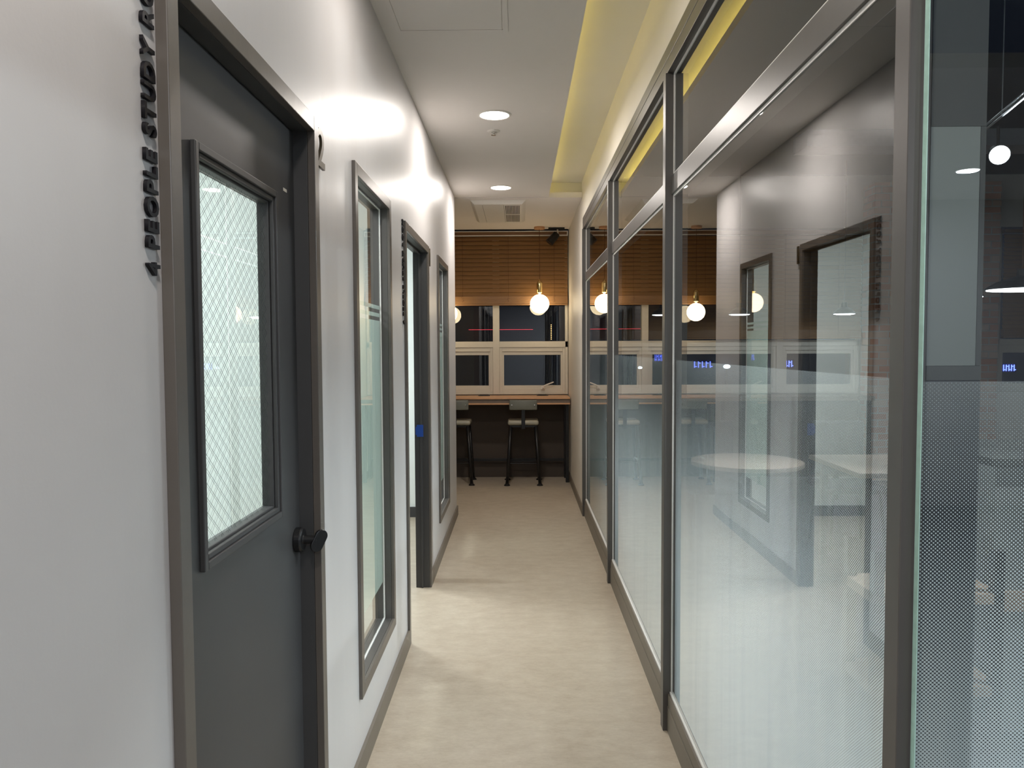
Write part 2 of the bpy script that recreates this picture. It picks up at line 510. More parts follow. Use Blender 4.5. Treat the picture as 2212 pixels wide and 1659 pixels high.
# ------------------------------------------------------------------ doors in the left wall
def door_frame(parent, y0, y1, face, top):
    cw = .041; zi = top - cw
    c = MB()
    c.box(LX, face, y0, y0 + cw, 0, top); c.box(LX, face, y1 - cw, y1, 0, top); c.box(LX, face, y0 + cw, y1 - cw, zi, top)
    c.build('casing', M['frame'], parent, .0015)
    j = MB()
    for a, b in ((y0 + .021, y0 + cw), (y1 - cw, y1 - .021)): j.box(-.650, LX - .0005, a, b, 0, zi + .018)
    j.box(-.650, LX - .0005, y0 + cw, y1 - cw, zi, zi + .018)
    j.build('jamb', M['leaf'], parent, .001)
    s = MB()
    a0, a1 = y0 + cw, y1 - cw
    return a0, a1, zi

def stop(parent, a0, a1, zi, x0, x1):
    s = MB(); s.box(x0, x1, a0, a0 + .012, 0, zi); s.box(x0, x1, a1 - .012, a1, 0, zi); s.box(x0, x1, a0 + .012, a1 - .012, zi - .012, zi)
    return s.build('door_stop', M['leaf'], parent, .001)

def leaf(parent, closed=True, a0=1.27, a1=2.092, zi=2.078):
    lf = thing('leaf', (-.603, a0, 0), '', '')
    for k in ('label', 'category'): del lf[k]
    lf.location = Vector((-.603, a0, 0)) - parent.location; lf.parent = parent
    x0, x1 = -.640, -.603
    g = (a0 + .168, a1 - .172, 1.078, 1.884)
    d = openwall(MB(), x0, x1, a0 + .002, a1 - .002, .006, zi - .003, [(g[0] + .015, g[1] - .015, g[2] + .015, g[3] - .015)])
    d.build('door_slab', M['leaf'], lf)
    mo = MB(); mo.ring(x1, x1 + .011, g[0], g[1], g[2], g[3], .016); mo.ring(x1 - .004, x1 + .006, g[0] + .016, g[1] - .016, g[2] + .016, g[3] - .016, .012)
    mo.ring(x0 + .004, x1 - .004, g[0] + .0155, g[1] - .0155, g[2] + .0155, g[3] - .0155, .018)
    mo.build('glazing_moulding', M['leaf'], lf, .002)
    MB().box(-.621, -.617, g[0] + .03, g[1] - .03, g[2] + .03, g[3] - .03).build('wired_glass_pane', M['wire'], lf)
    k = MB(); ky, kz = a1 - .040, .985
    k.lathe((x1, ky, kz), [(.033, 0), (.033, .016), (.030, .021), (.012, .021), (.011, .05), (.010, .058)], 32, 'X')
    n = 14; prof = []
    for i in range(n):
        a = math.pi * i / (n - 1); prof.append((.017 * math.cos(a), .014 + .017 * math.sin(a)))
    for i in range(n):
        a = math.pi * i / (n - 1) + math.pi; prof.append((.017 * math.cos(a), -.014 + .017 * math.sin(a)))
    N = len(prof)
    c0 = Vector((x1 + .062, ky, kz - .003)); nn = Vector((.55, -.83, 0)).normalized()
    hx = Vector((0, 0, 1)).cross(nn).normalized(); th = R(-28)
    ax = hx * math.cos(th) + Vector((0, 0, 1)) * math.sin(th); ay = nn.cross(ax)
    if ay.z < 0: ay = -ay
    vs = [c0 + ax * p + ay * q + nn * e for e in (-.005, .005) for p, q in prof]
    kk = MB(); kk.v = k.v + [tuple(q) for q in vs]
    kk.f = k.f + [tuple(i + len(k.v) for i in f) for f in [(i, (i + 1) % N, N + (i + 1) % N, N + i) for i in range(N)] + [tuple(range(N))[::-1], tuple(range(N, 2 * N))]]
    kk.build('thumb_turn_knob', M['dark'], lf, .002)
    return lf

d2 = thing('door_2', (-.6, 1.68, 0), 'closed charcoal door with tall wired-glass panel, nearest on the left', 'door', None, 'structure')
a0, a1, zi = door_frame(d2, *DOORS[0], -.545, 2.120)
leaf(d2, True, a0, a1, zi)
MB().box(-.603, -.6026, 2.0, 2.030, 1.903, 1.911).build('small_label', M['sash'], d2)['label'] = 'tiny pale sticker at the top corner'
d1 = thing('door_1', (-.6, 4.31, 0), 'open doorway with a dark frame in the left wall, further down the corridor', 'door', None, 'structure')
a0, a1, zi = door_frame(d1, *DOORS[1], -.553, 2.120)
stop(d1, a0, a1, zi, -.615, -.603)
sp = MB(); sp.box(-.634, -.594, a1 - .016, a1 - .0135, .948, 1.022); sp.box(-.642, -.634, a1 - .016, a1 - .0135, .960, 1.010)
sp.build('strike_plate', M['blue'], d1, .0005)['label'] = 'bright blue strike plate'
lf1 = leaf(d1, False, a0, a1, zi)
lf1.rotation_euler = (0, 0, R(92)); lf1.location = Vector((-.652, a0 + .006, 0)) - d1.location

# ------------------------------------------------------------------ side windows of the study rooms
def side_window(name, y0, y1, label):
    o = thing(name, (-.6, (y0 + y1) / 2, .268), label, 'window', None, 'structure')
    MB().ring(LX, -.553, y0, y1, .268, 2.135, .042).build('casing', M['frame'], o, .0015)
    MB().ring(-.650, LX - .0005, y0 + .021, y1 - .021, .289, 2.114, .021).build('window_frame', M['partition'], o)
    MB().ring(-.601, -.594, y0 + .0425, y1 - .0425, .3105, 2.0925, .006).build('glazing_bead', M['bead'], o)
    a, b = y0 + .0428, y1 - .0428
    MB().box(-.6005, -.5955, a, b, .311, 2.092).build('window_pane', M['glass'], o)
    f = MB(); x = -.6012
    for z0, z1 in ((.475, 1.614), (1.630, 1.646), (1.662, 1.678)):
        f.add([(x, a, z0), (x, b, z0), (x, b, z1), (x, a, z1)], [(0, 1, 2, 3)])
    f.build('frosted_film', M['frost'], o)
    return o
side_window('window_1', *WINS[0], 'tall narrow frosted window in the left wall, beside the closed door')
side_window('window_2', *WINS[1], 'tall narrow frosted window furthest along the left wall')

# ------------------------------------------------------------------ signs
def glyph(ch, size, ext, off):
    cu = bpy.data.curves.new('glyph', 'FONT'); cu.body = ch; cu.size = size; cu.extrude = ext; cu.offset = off; cu.resolution_u = 3
    o = bpy.data.objects.new('glyph', cu); COL.objects.link(o)
    bpy.context.view_layer.update()
    me = bpy.data.meshes.new_from_object(o)
    bpy.data.objects.remove(o); bpy.data.curves.remove(cu)
    xs = [v.co.x for v in me.vertices]; ys = [v.co.y for v in me.vertices]
    return me, min(xs), max(xs), min(ys), max(ys)

def text_sign(y_base, z0, z1, cap, label, x_face=-.561):
    o = thing('wall_sign', (LX, y_base, z0), label, 'sign')
    txt = '4 PEOPLE STUDY ROOM'; glyphs = []; pos = 0
    for ch in txt:
        if ch == ' ': pos += .42; continue
        me, a, b, c, d = glyph(ch, 1.0, .10, .026)
        wd = (b - a) * 1.06
        glyphs.append((me, a, pos, wd, ch)); pos += wd + .13
    tot = pos - .13
    sx = (z1 - z0) / tot; sy = cap / .73
    for me, a, p, wd, ch in glyphs:
        for v in me.vertices:
            tx = (v.co.x - a) * 1.06 + p; ty = v.co.y; tz = v.co.z
            v.co = Vector((x_face + tz * .03, y_base - ty * sy, z0 + tx * sx))
        link('letter' if ch != '4' else 'numeral', me, M['letter'], o)
    return o
text_sign(1.207, 1.612, 2.118, .037, 'black raised letters reading 4 PEOPLE STUDY ROOM upwards beside the closed door')
text_sign(3.795, 1.612, 2.118, .037, 'black raised letters reading 4 PEOPLE STUDY ROOM beside the open doorway')

def number_sign(ch, y0, y1, z0, z1, label):
    me, a, b, c, d = glyph(ch, 1.0, .1, .014)
    for v in me.vertices:
        v.co = Vector((-.555 + v.co.z * .04, y0 + (v.co.x - a) / (b - a) * (y1 - y0), z0 + (v.co.y - c) / (d - c) * (z1 - z0)))
    o = thing('room_number', (LX, (y0 + y1) / 2, z0), label, 'sign')
    link('numeral', me, M['bronze'], o)
    MB().tube((LX, (y0 + y1) / 2, z0 + .008), (-.559, (y0 + y1) / 2, z0 + .008), .003, n=8).build('standoff_pin', M['chrome'], o)
    return o
number_sign('2', 2.152, 2.230, 2.004, 2.112, 'bronze raised number 2 on the wall past the closed door')
number_sign('1', 4.83, 4.855, 2.004, 2.112, 'bronze raised number 1 on the wall past the open doorway')

# ------------------------------------------------------------------ glass partition on the right
gp = thing('window_3', (.6, 4.0, 0), 'long dark-framed glass partition with dotted privacy film on the right', 'glass partition', None, 'structure')
POSTS = [(1.122, 1.165), (2.960, 3.010), (4.845, 4.895), (6.790, 6.838)]
for a, b in POSTS:
    MB().box(.554, .640, a, b, 0, 2.5225).build('post', M['partition'], gp, .0012)
tr_ = MB(); tr_.box(.560, .6395, 1.122, 6.838, 2.523, 2.572); tr_.box(.5595, .6395, 1.122, 6.838, 2.574, 2.6215)
tr_.build('top_rail', M['partition'], gp, .001)
for k in range(3):
    a, b = POSTS[k][1] + .0005, POSTS[k + 1][0] - .0005
    MB().box(.577, .640, a, b, 2.072, 2.141).build('transom', M['partition'], gp, .0012)
    kp = MB(); kp.box(.573, .640, a, b, 0, .148); kp.box(.5705, .573, a, b, 0, .100)
    kp.build('kick_panel', M['base'], gp, .001)
    for z0, z1, film in ((.1485, 2.0715, True), (2.1415, 2.5225, False)):
        bd = MB()
        bd.ring(.584, .5865, a, b, z0, z1, .009)
        if film: bd.box(.580, .584, a, b, z0, z0 + .007)
        bd.build('glazing_bead', M['bead'], gp)
        MB().box(.587, .597, a + .001, b - .001, z0 + .001, z1 - .001).build('glass_pane', M['glass'], gp)
        if film:
            plane([(.5985, a + .001, z0), (.5985, b - .001, z0), (.5985, b - .001, 1.447), (.5985, a + .001, 1.447)]).build('dotted_film', M['film_y'], gp)

# frameless glass pane standing across, in front of the first post
gd = thing('window_4', (1.4, 1.112, 0), 'frameless glass pane with dotted film and green edge at the right foreground', 'glass partition', None, 'structure')
MB().box(.5745, 2.4, 1.1062, 1.1178, .004, 3.3).build('glass_pane', M['glass'], gd)
MB().box(.573, .5742, 1.1062, 1.1178, .004, 3.3).build('polished_edge', M['edge'], gd)['label'] = 'green polished edge of the glass'
plane([(.578, 1.1186, .01), (2.4, 1.1186, .01), (2.4, 1.1186, 1.447), (.578, 1.1186, 1.447)]).build('dotted_film', M['film_x'], gd)

# grey pier behind the pane; its framed panel imitates a reflection in the glass
pr = thing('trim_1', (.66, 1.19, 0), 'narrow grey pier behind the frameless glass pane, its framed panel standing in for a reflection', 'pier', None, 'structure')
MB().box(.6405, .664, 1.122, 1.22, 0, 3.4).build('cladding', M['greydk'], pr)
MB().box(.586, .664, 1.1202, 1.1218, 1.8095, 2.5).build('upper_sheet', M['greydk'], pr)
MB().box(.586, .656, 1.1204, 1.1218, 1.470, 1.809).build('panel', M['grey'], pr)  # lighter sheet coloured like the mirrored wall behind the viewer
MB().box(.586, .664, 1.1195, 1.1218, 1.449, 1.4695).build('reflection_rail', M['greydk'], pr)
MB().box(.6565, .664, 1.1200, 1.1218, 1.470, 1.809).build('reflection_stile', M['greydk'], pr)
MB().box(.586, .664, 1.1204, 1.1218, 0.003, 1.4485).build('lower_sheet', M['cceil'], pr)

# ------------------------------------------------------------------ ceiling fittings
def downlight(x, y, label, pw=1):
    o = thing('downlight', (x, y, CZ), label, 'ceiling light', 'round downlights in the corridor ceiling')
    MB().lathe((x, y, CZ), [(.098, 0), (.098, -.003), (.086, -.006), (.083, -.004), (.083, 0)], 40).build('trim_ring', M['white'], o, smooth=False)
    MB().lathe((x, y, CZ), [(.082, -.001), (.082, -.0035), (.079, -.0045)], 40).build('diffuser', M['diff'], o)
    area('downlight_lamp', (x, y, CZ - .0075), .15, DOWN_W * pw, DOWN_C)
    return o
downlight(-.136, 4.50, 'round recessed downlight nearer to the viewer in the corridor ceiling')
downlight(-.147, 6.52, 'round recessed downlight further away, near the ceiling vent')
downlight(-.136, 2.46, 'round recessed downlight overhead, just above the ceiling hatch', .38)
downlight(-.136, .42, 'round recessed downlight directly above the viewer')
for x, y, lb in ((3.43, -3.8, 'right rear'), (1.6, -3.6, 'added middle rear'), (.5, -2.6, 'added left'), (4.6, -2.3, 'added right front')):  # right rear one mirrors in the pane; the others are added fill light
    o = thing('entrance_downlight', (x, y, 2.83), 'cool white round downlight in the entrance hall behind the viewer, %s one' % lb, 'ceiling light')
    MB().lathe((x, y, 2.83), [(.100, 0), (.100, -.003), (.086, -.006), (.083, -.004), (.083, 0)], 32).build('trim_ring', M['white'], o)
    MB().lathe((x, y, 2.83), [(.082, -.001), (.082, -.0035), (.079, -.0045)], 32).build('diffuser', M['cafe_l'], o)
    area('entrance_lamp', (x, y, 2.822), .15, ENTRY_W, ENTRY_C)

o = thing('sprinkler_head', (-.152, 4.83, CZ), 'small white recessed sprinkler head just beyond the nearer downlight', 'sprinkler')
MB().lathe((-.152, 4.83, CZ), [(.040, 0), (.040, -.003), (.033, -.007), (.018, -.008)], 28).build('cover_ring', M['white'], o)
MB().lathe((-.152, 4.83, CZ), [(.013, -.008), (.013, -.016), (.009, -.018), (.016, -.024), (.016, -.026)], 20).build('nozzle', M['chrome'], o)

h = thing('access_hatch', (-.275, 3.09, CZ), 'square white access hatch in the ceiling at the top of the picture', 'ceiling hatch')
x0, x1, y0, y1 = -.512, -.040, 2.85, 3.325
fr = MB(); fr.box(x0, x0 + .022, y0, y1, CZ - .004, CZ); fr.box(x1 - .022, x1, y0, y1, CZ - .004, CZ)
fr.box(x0 + .022, x1 - .022, y1 - .022, y1, CZ - .004, CZ); fr.box(x0 + .022, x1 - .022, y0, y0 + .022, CZ - .004, CZ)
fr.build('hatch_frame', M['ceil'], h, .0008)
MB().box(x0 + .0245, x1 - .0245, y0 + .0245, y1 - .0245, CZ - .003, CZ).build('hatch_panel', M['ceil'], h, .0008)

v = thing('ceiling_ventilator', (-.19, 7.61, CZ - .006), 'beige rectangular ventilator with slotted grille in the far ceiling', 'ceiling vent')
VZ = CZ - .006
xa, xb, ya, yb = -.440, .068, 7.03, 8.19
fr = MB()
vs = [(xa, ya, VZ), (xb, ya, VZ), (xb, yb, VZ), (xa, yb, VZ), (xa + .035, ya + .06, VZ - .03), (xb - .035, ya + .06, VZ - .03), (xb - .035, yb - .06, VZ - .03), (xa + .035, yb - .06, VZ - .03)]
fr.add(vs, [(3, 2, 1, 0), (4, 5, 6, 7), (0, 1, 5, 4), (1, 2, 6, 5), (2, 3, 7, 6), (3, 0, 4, 7)])
fr.build('cover', M['white'], v, .004)
gx0, gx1, gy0, gy1 = -.125, .012, 7.16, 8.06
MB().box(gx0, gx1, gy0, gy1, VZ - .0315, VZ - .0302).build('grille_shade', M['slot'], v)  # dark sheet painted for the shade between the grille bars
g = MB(); n = 10
for i in range(n + 1):
    x = gx0 + (gx1 - gx0) * i / n; g.box(x - .0035, x + .0035, gy0, gy1, VZ - .036, VZ - .0316)
g.box(gx0, gx1, (gy0 + gy1) / 2 - .01, (gy0 + gy1) / 2 + .01, VZ - .0358, VZ - .0317)
g.build('grille_bars', M['white'], v)
ln = MB()
for x in (-.33, -.135): ln.box(x - .001, x + .001, 7.13, 8.09, VZ - .0306, VZ - .0300)
ln.build('panel_seam', M['slot'], v)

# ------------------------------------------------------------------ globe pendants
def pendant(x, y, zc, r, label):
    o = thing('globe_pendant', (x, y, CZ - .006), label, 'pendant lamp', 'globe pendants over the window counter')
    z0 = CZ - .006
    MB().lathe((x, y, z0), [(.058, 0), (.060, -.004), (.060, -.024), (.056, -.028), (.006, -.028)], 32).build('canopy', M['oak'], o)
    top = zc + r + .155
    MB().tube((x, y, z0 - .028), (x, y, top), .0028, n=8).build('cord', M['cord'], o)
    MB().lathe((x, y, zc + r), [(.012, .0), (.012, .012), (.028, .014), (.033, .022), (.033, .115), (.029, .132), (.018, .145), (.007, .150), (.006, .165)], 28).build('lamp_holder', M['brass'], o, smooth=True)
    pr_ = [(r * math.sin(math.pi * k / 24), -r * math.cos(math.pi * k / 24)) for k in range(1, 24)]
    MB().lathe((x, y, zc), pr_, 40).build('glass_globe', M['globe'], o, smooth=True)
    return o
pendant(.229, 8.62, 1.975, .105, 'lit opal globe pendant with brass holder hanging before the blind')
pendant(-.785, 8.62, 1.875, .100, 'lit opal globe pendant half hidden behind the left wall end')

# ------------------------------------------------------------------ black track spotlight at the blind
o = thing('spotlight', (.42, 8.68, CZ), 'small black ceiling spotlight with knuckle joint in front of the blind', 'spotlight')
MB().box(.33, .51, 8.66, 8.70, CZ - .024, CZ - .006).build('base_plate', M['dark'], o, .004)
MB().tube((.43, 8.68, CZ - .024), (.435, 8.68, CZ - .075), .010).build('knuckle', M['chrome'], o)
d = Vector((-.62, -.15, -.72)).normalized(); c = Vector((.425, 8.675, CZ - .075))
MB().tube(c, c + d * .135, .040, .046, 24).build('lamp_head', M['dark'], o, .004)

# ------------------------------------------------------------------ end windows
def end_window(name, x0, x1, mulls, label, zt=2.80):
    o = thing(name, ((x0 + x1) / 2, 8.9, .955), label, 'window', None, 'structure')
    z0 = .957
    f = MB(); f.ringx(x0, x1, 8.862, 8.96, z0, zt, .030, .05, .012); f.box(x0, x1, 8.862, 8.96, 1.494, 1.562)
    f.build('window_frame', M['sash'], o, .002)
    ms = MB()
    for mx in mulls: ms.box(mx - .037, mx + .037, 8.858, 8.958, z0, zt)
    if mulls: ms.build('mullion', M['sash'], o, .002)
    xs = [x0 + .030] + [q for mx in mulls for q in (mx - .037, mx + .037)] + [x1 - .030]
    for k in range(0, len(xs), 2):
        a, b = xs[k], xs[k + 1]
        s = MB(); s.ringx(a + .001, b - .001, 8.872, 8.93, z0 + .013, 1.493, .030, .046, .052)
        s.ringx(a + .031, b - .031, 8.884, 8.925, z0 + .065, 1.447, .020, .040, .035)
        s.build('sash', M['sash'], o, .002)
        MB().box(a + .045, b - .045, 8.903, 8.909, z0 + .09, 1.42).build('window_pane', M['winglass'], o)
        MB().box(a, b, 8.903, 8.909, 1.5625, zt - .05).build('window_pane', M['winglass'], o)
    return o
w5 = end_window('window_5', -2.40, .556, [-1.50, -.263], 'cream-framed window above the counter at the corridor end')
hd = MB(); hd.box(.250, .290, 8.850, 8.871, 1.012, 1.050); hd.box(.262, .282, 8.825, 8.852, 1.03, 1.052)
hd.tube((.268, 8.83, 1.046), (.30, 8.826, 1.062), .007, n=10); hd.tube((.30, 8.826, 1.062), (.392, 8.82, 1.098), .0075, .006, 10)
hd.build('window_handle', M['white'], w5, .002)
w6 = end_window('window_6', .70, 3.87, [1.75, 2.97], 'cream-framed windows of the cafe, seen through the glass partition')
w7 = end_window('window_7', 5.43, 6.50, [], 'cafe window right of the brick pier')

# ------------------------------------------------------------------ venetian blinds
def blind(x0, x1, ztop, zbot, cords, label, y=8.80, stackh=.070, trim=True):
    o = thing('venetian_blind', ((x0 + x1) / 2, y, zbot), label, 'blind', 'brown wooden venetian blinds')
    MB().box(x0, x1, y - .02, y + .03, ztop - .050, ztop - .010).build('headbox', M['wooddk'], o)
    tr = MB(); tr.box(x0, x1, y - .024, y - .020, ztop - .016, ztop - .008); tr.box(x0, x1, y - .024, y - .020, ztop - .062, ztop - .052)
    tr.box(x1 - .010, x1, y - .024, y - .0205, ztop - .052, ztop - .016)
    if trim: tr.build('valance_trim', M['bead'], o)
    z = ztop - .062; pitch = .0482
    rot = Matrix.Rotation(R(-20), 3, 'X')
    while z - pitch > zbot + stackh - .01:
        MB().box(x0 + .005, x1 - .003, y - .0015, y + .0015, z - pitch - .0032, z - .0016, rot).build('slat', M['wood'], o)
        z -= pitch
    st = MB(); k = 0; zz = z - .002
    n = 9; hgt = (zz - zbot - .018) / n
    for k in range(n): st.box(x0 + .005 + random.uniform(0, .002), x1 - .003, y - .024 - random.uniform(0, .0015), y + .024, zz - (k + 1) * hgt + .0012, zz - k * hgt)
    st.build('stacked_slats', M['wood'], o)
    MB().box(x0 + .004, x1 - .002, y - .026, y + .026, zbot, zbot + .017).build('bottom_rail', M['wood'], o, .003)
    for cx in cords:
        c = MB(); c.tube((cx, y - .010, ztop - .05), (cx, y - .014, z), .0012, n=6)
        for q in range(6):
            za = z - q * .011
            c.tube((cx + random.uniform(-.014, .014), y - .028, za), (cx + random.uniform(-.014, .014), y - .029, za - .012), .0013, n=5)
        c.build('ladder_cord', M['cord'], o)
    return o
blind(-2.38, .552, 2.808, 1.968, [-1.18, -.635, -.118, .398], 'brown wooden venetian blind half lowered over the corridor end window')
blind(.715, 3.86, 2.80, 1.575, [1.2, 2.1, 3.0, 3.6], 'brown wooden blind lowered behind the glass partition in the cafe', trim=False)
blind(5.44, 6.49, 2.80, 1.575, [5.7, 6.3], 'brown wooden blind right of the brick pier in the cafe', trim=False)
S('trim_2', MB().box(-2.75, .556, 8.79, 8.80, 2.814, 2.821), M['slot'], 'thin strip coloured black for the shade where the ceiling meets the blind pocket', 'trim')  # solid strip, its black stands for the shade in the gap

# ------------------------------------------------------------------ window counter
ct = thing('window_counter', (-.9, 8.62, 0), 'long wood-topped bar counter on black legs under the end window', 'counter')
MB().box(-2.70, .552, 8.405, 8.872, .931, .945).build('countertop', M['oak'], ct, .0015)
MB().box(-2.70, .552, 8.425, 8.86, .888, .9305).build('apron', M['taupe'], ct)
MB().box(-2.70, .552, 8.405, 8.872, .872, .8878).build('lower_board', M['oak'], ct, .0015)
for x in (.508, -1.0, -2.5):
    for y in (8.50, 8.80):
        MB().box(x, x + .036, y, y + .036, 0, .8718).build('leg', M['dark'], ct, .002)
MB().box(-2.47, .508, 8.805, 8.830, .195, .225).build('foot_rail', M['dark'], ct, .002)
for x, lb in ((-.40, 'black desk socket strip set in the counter, left of the middle mullion line'), (.262, 'black desk socket strip set in the counter below the window handle')):
    o = thing('desk_socket', (x, 8.80, .945), lb, 'socket', 'desk sockets in the window counter')
    MB().box(x - .066, x + .066, 8.76, 8.84, .9452, .953).build('cover', M['dark'], o, .003)
    MB().box(x - .05, x + .05, 8.78, 8.82, .9531, .956).build('flap', M['slot'], o, .001)

# ------------------------------------------------------------------ bar stools
def stool():
    o = thing('bar_stool', (0, 0, 0), 'x', 'bar stool', 'black bar stools with grey vinyl at the window counter')
    YB, YF = -.175, .195
    for sx in (-1, 1):
        for y in (YB, YF):
            top = Vector((sx * .135, y * .72, .640)); bot = Vector((sx * .178, y, .012))
            b = MB(); b.tube(top, bot, .0185, .0170, 14)
            l = b.build('leg', M['dark'], o, smooth=True)
            f = MB().lathe((bot.x, bot.y, 0), [(.034, 0), (.034, .006), (.026, .014), (.018, .020), (.018, .03)], 20).build('foot', M['dark'], l)
    fr = MB(); fr.box(-.150, .150, -.135, -.112, .628, .652); fr.box(-.150, .150, .112, .135, .628, .652)
    fr.box(-.150, -.128, -.112, .112, .628, .652); fr.box(.128, .150, -.112, .112, .628, .652)
    fr.build('seat_frame', M['dark'], o, .003)
    for z, y in ((.240, -.150), (.215, .16)):
        MB().tube((-.162, y, z), (.162, y, z), .0060, n=10).build('foot_bar', M['dark'], o)
    for sx in (-1, 1): MB().tube((sx * .160, -.15, .255), (sx * .160, .16, .255), .008, n=10).build('foot_bar', M['dark'], o)
    MB().box(-.168, .168, -.165, .165, .653, .704).build('seat', M['vinyl_lt'], o, .022, True, 4)['label'] = 'padded seat of paler grey-green vinyl'
    MB().box(-.020, .020, -.186, -.176, .615, .86).build('back_post', M['dark'], o, .003)
    MB().box(-.020, .020, -.176, -.115, .615, .627).build('post_bracket', M['dark'], o, .002)
    bk = MB(); n = 8; pts = []
    for i in range(n + 1):
        x = -.150 + .300 * i / n; y = -.196 + .016 * (abs(x) / .15) ** 2
        pts.append((x, y))
    vs = []
    for (x, y) in pts: vs += [(x, y - .010, .822), (x, y + .010, .822), (x, y + .010, .928), (x, y - .010, .928)]
    fs = [(0, 3, 2, 1), (4 * n, 4 * n + 1, 4 * n + 2, 4 * n + 3)]
    for i in range(n):
        for k in range(4):
            a, b2 = 4 * i + k, 4 * i + (k + 1) % 4; fs.append((a, b2, b2 + 4, a + 4))
    bk.add(vs, fs)
    bo = bk.build('backrest', M['vinyl'], o, .012, True, 3)
    for sx in (-1, 1): MB().lathe((sx * .122, -.206, .876), [(.006, 0), (.006, .006)], 12, 'Y').build('screw', M['chrome'], bo)
    return o
s1 = stool(); s1.location = (.040, 8.495, 0)
s1['label'] = 'bar stool standing fully in view at the window counter'
copy_tree(s1, (-.700, 8.520, 0), 'bar stool half hidden by the left wall end')

# ------------------------------------------------------------------ study room lights and switch
for x, y, lb in ((-1.6, 2.2, 'flat square ceiling panel light in the first study room'), (-1.6, 5.2, 'flat square ceiling panel light in the second study room')):
    o = thing('panel_light', (x, y, 2.6), lb, 'ceiling light', 'study room panel lights')
    MB().box(x - .31, x + .31, y - .31, y + .31, 2.585, 2.6).build('frame', M['white'], o)
    MB().box(x - .29, x + .29, y - .29, y + .29, 2.5825, 2.5849).build('diffuser', M['panel_l'], o)
    area('panel_lamp', (x, y, 2.578), .56, STUDY_W, STUDY_C, shape='SQUARE')
o = thing('light_switch', (-1.84, 6.79, 1.52), 'small white switch plate on the pale study room wall', 'switch')
MB().box(-1.865, -1.815, 6.780, 6.79, 1.50, 1.61).build('plate', M['white'], o, .002)
MB().box(-1.855, -1.825, 6.776, 6.7798, 1.52, 1.57).build('rocker', M['bead'], o, .001)

# ------------------------------------------------------------------ cafe behind the glass
def pier(x0, x1, y0, y1, label):
    return tag(MB().box(x0, x1, y0, y1, 0, 3.27).build('brick_pier', M['brick'], None), label, 'brick pier')
pier(3.88, 4.34, 8.55, 8.84, 'red and grey brick pier seen through the glass left of the first post')
pier(4.98, 5.25, 8.55, 8.84, 'red and grey brick pier beside the dark cafe window')
o = tag(MB().box(4.35, 4.97, 8.55, 8.84, 0, 2.3).build('wall_cabinet', M['counterg'], None), 'tall grey cabinet filling the gap between the two brick piers', 'cabinet')

def dome(x, y, z, r, label, pw):
    o = thing('dome_pendant', (x, y, 3.42), label, 'pendant lamp', 'flat dome pendants in the cafe')
    MB().tube((x, y, 3.42), (x, y, z + .09), .003, n=8).build('cord', M['cord'], o)
    MB().lathe((x, y, z), [(r, 0), (r * .97, .012), (r * .7, .045), (r * .3, .072), (.03, .08), (.026, .12)], 36).build('lamp_shade', M['dark'], o, smooth=False)
    MB().lathe((x, y, z), [(r * .95, -.001), (r * .95, -.004), (r * .6, -.010), (.01, -.012)], 36).build('diffuser', M['cafe_l'], o)
    area('dome_lamp', (x, y, z - .016), r * 1.6, pw, CAFE_C)
    return o
dome(3.02, 5.45, 1.83, .195, 'flat dome pendant behind the frameless pane, left of the brick pier', CAFE_W)
dome(3.02, 4.70, 1.83, .195, 'flat dome pendant at the right edge of the picture', CAFE_W)
dome(1.51, 8.2, 1.83, .11, 'small flat dome pendant seen through the narrowest far pane', CAFE_W * .3)
dome(2.32, 8.2, 1.83, .11, 'small flat dome pendant seen left of the mirrored window', CAFE_W * .3)
dome(3.42, 8.2, 1.83, .11, 'small flat dome pendant seen before the mirrored doorway', CAFE_W * .3)

def cafespot(p, aim, label, pw=9, spread=180):
    o = thing('spotlight', p, label, 'spotlight', 'white track spotlights in the cafe')
    p = Vector(p); d = (Vector(aim) - p).normalized()
    MB().tube(p - d * .10, p, .040, .050, 24).build('lamp_head', M['dark'], o)
    MB().tube(p + d * .001, p + d * .004, .046, n=24).build('lens', M['cafe_l'], o)
    MB().tube(p - d * .06, p - d * .06 + Vector((0, 0, .14 if p.z < 2.9 else .419 - (d * -.06).z)), .008, n=8).build('bracket', M['dark'], o)
    l = area('spot_lamp', p + d * .012, .08, pw, (.88, .94, 1), spread=R(spread)); l.rotation_euler = d.to_track_quat('-Z', 'Y').to_euler()
    return o
cafespot((2.44, 4.0, 2.46), (.9, .4, 1.0), 'round white spotlight glaring beside the glass pane edge')
cafespot((2.26, 3.42, 2.42), (.9, .2, 1.0), 'round white spotlight cut by the right picture edge')
cafespot((2.6, 2.0, 3.0), (.75, 2.2, .5), 'unseen spotlight added to brighten the film on the glass partition, above the frame', 15, 56)  # this and the next are unseen lamps added to light the film from behind
cafespot((2.6, 4.8, 3.0), (.75, 4.4, .5), 'unseen spotlight added to brighten the film on the glass partition, behind the grey pier', 17, 56)
rl = MB(); a, b = Vector((2.66, 4.60, 2.70)), Vector((1.95, 2.72, 2.52)); off = Vector((0, 0, .022))
rl.tube(a, b, .006, n=8); rl.tube(a + off, b + off, .006, n=8)
for q in (0, .35, .7, 1):
    c = a.lerp(b, q); rl.tube(c, c + Vector((0, 0, 3.419 - c.z)), .003, n=6)
tag(rl.build('lighting_track', M['steel'], None), 'double silver lighting track hung below the dark cafe ceiling', 'lighting track')
tag(MB().box(2.2, 6.9, 6.0, 6.3, 3.02, 3.14).box(2.2, 6.9, 5.9, 5.93, 2.99, 3.0).build('ceiling_duct', M['steel'], None), 'pale horizontal ceiling duct above the cafe spotlights', 'duct')

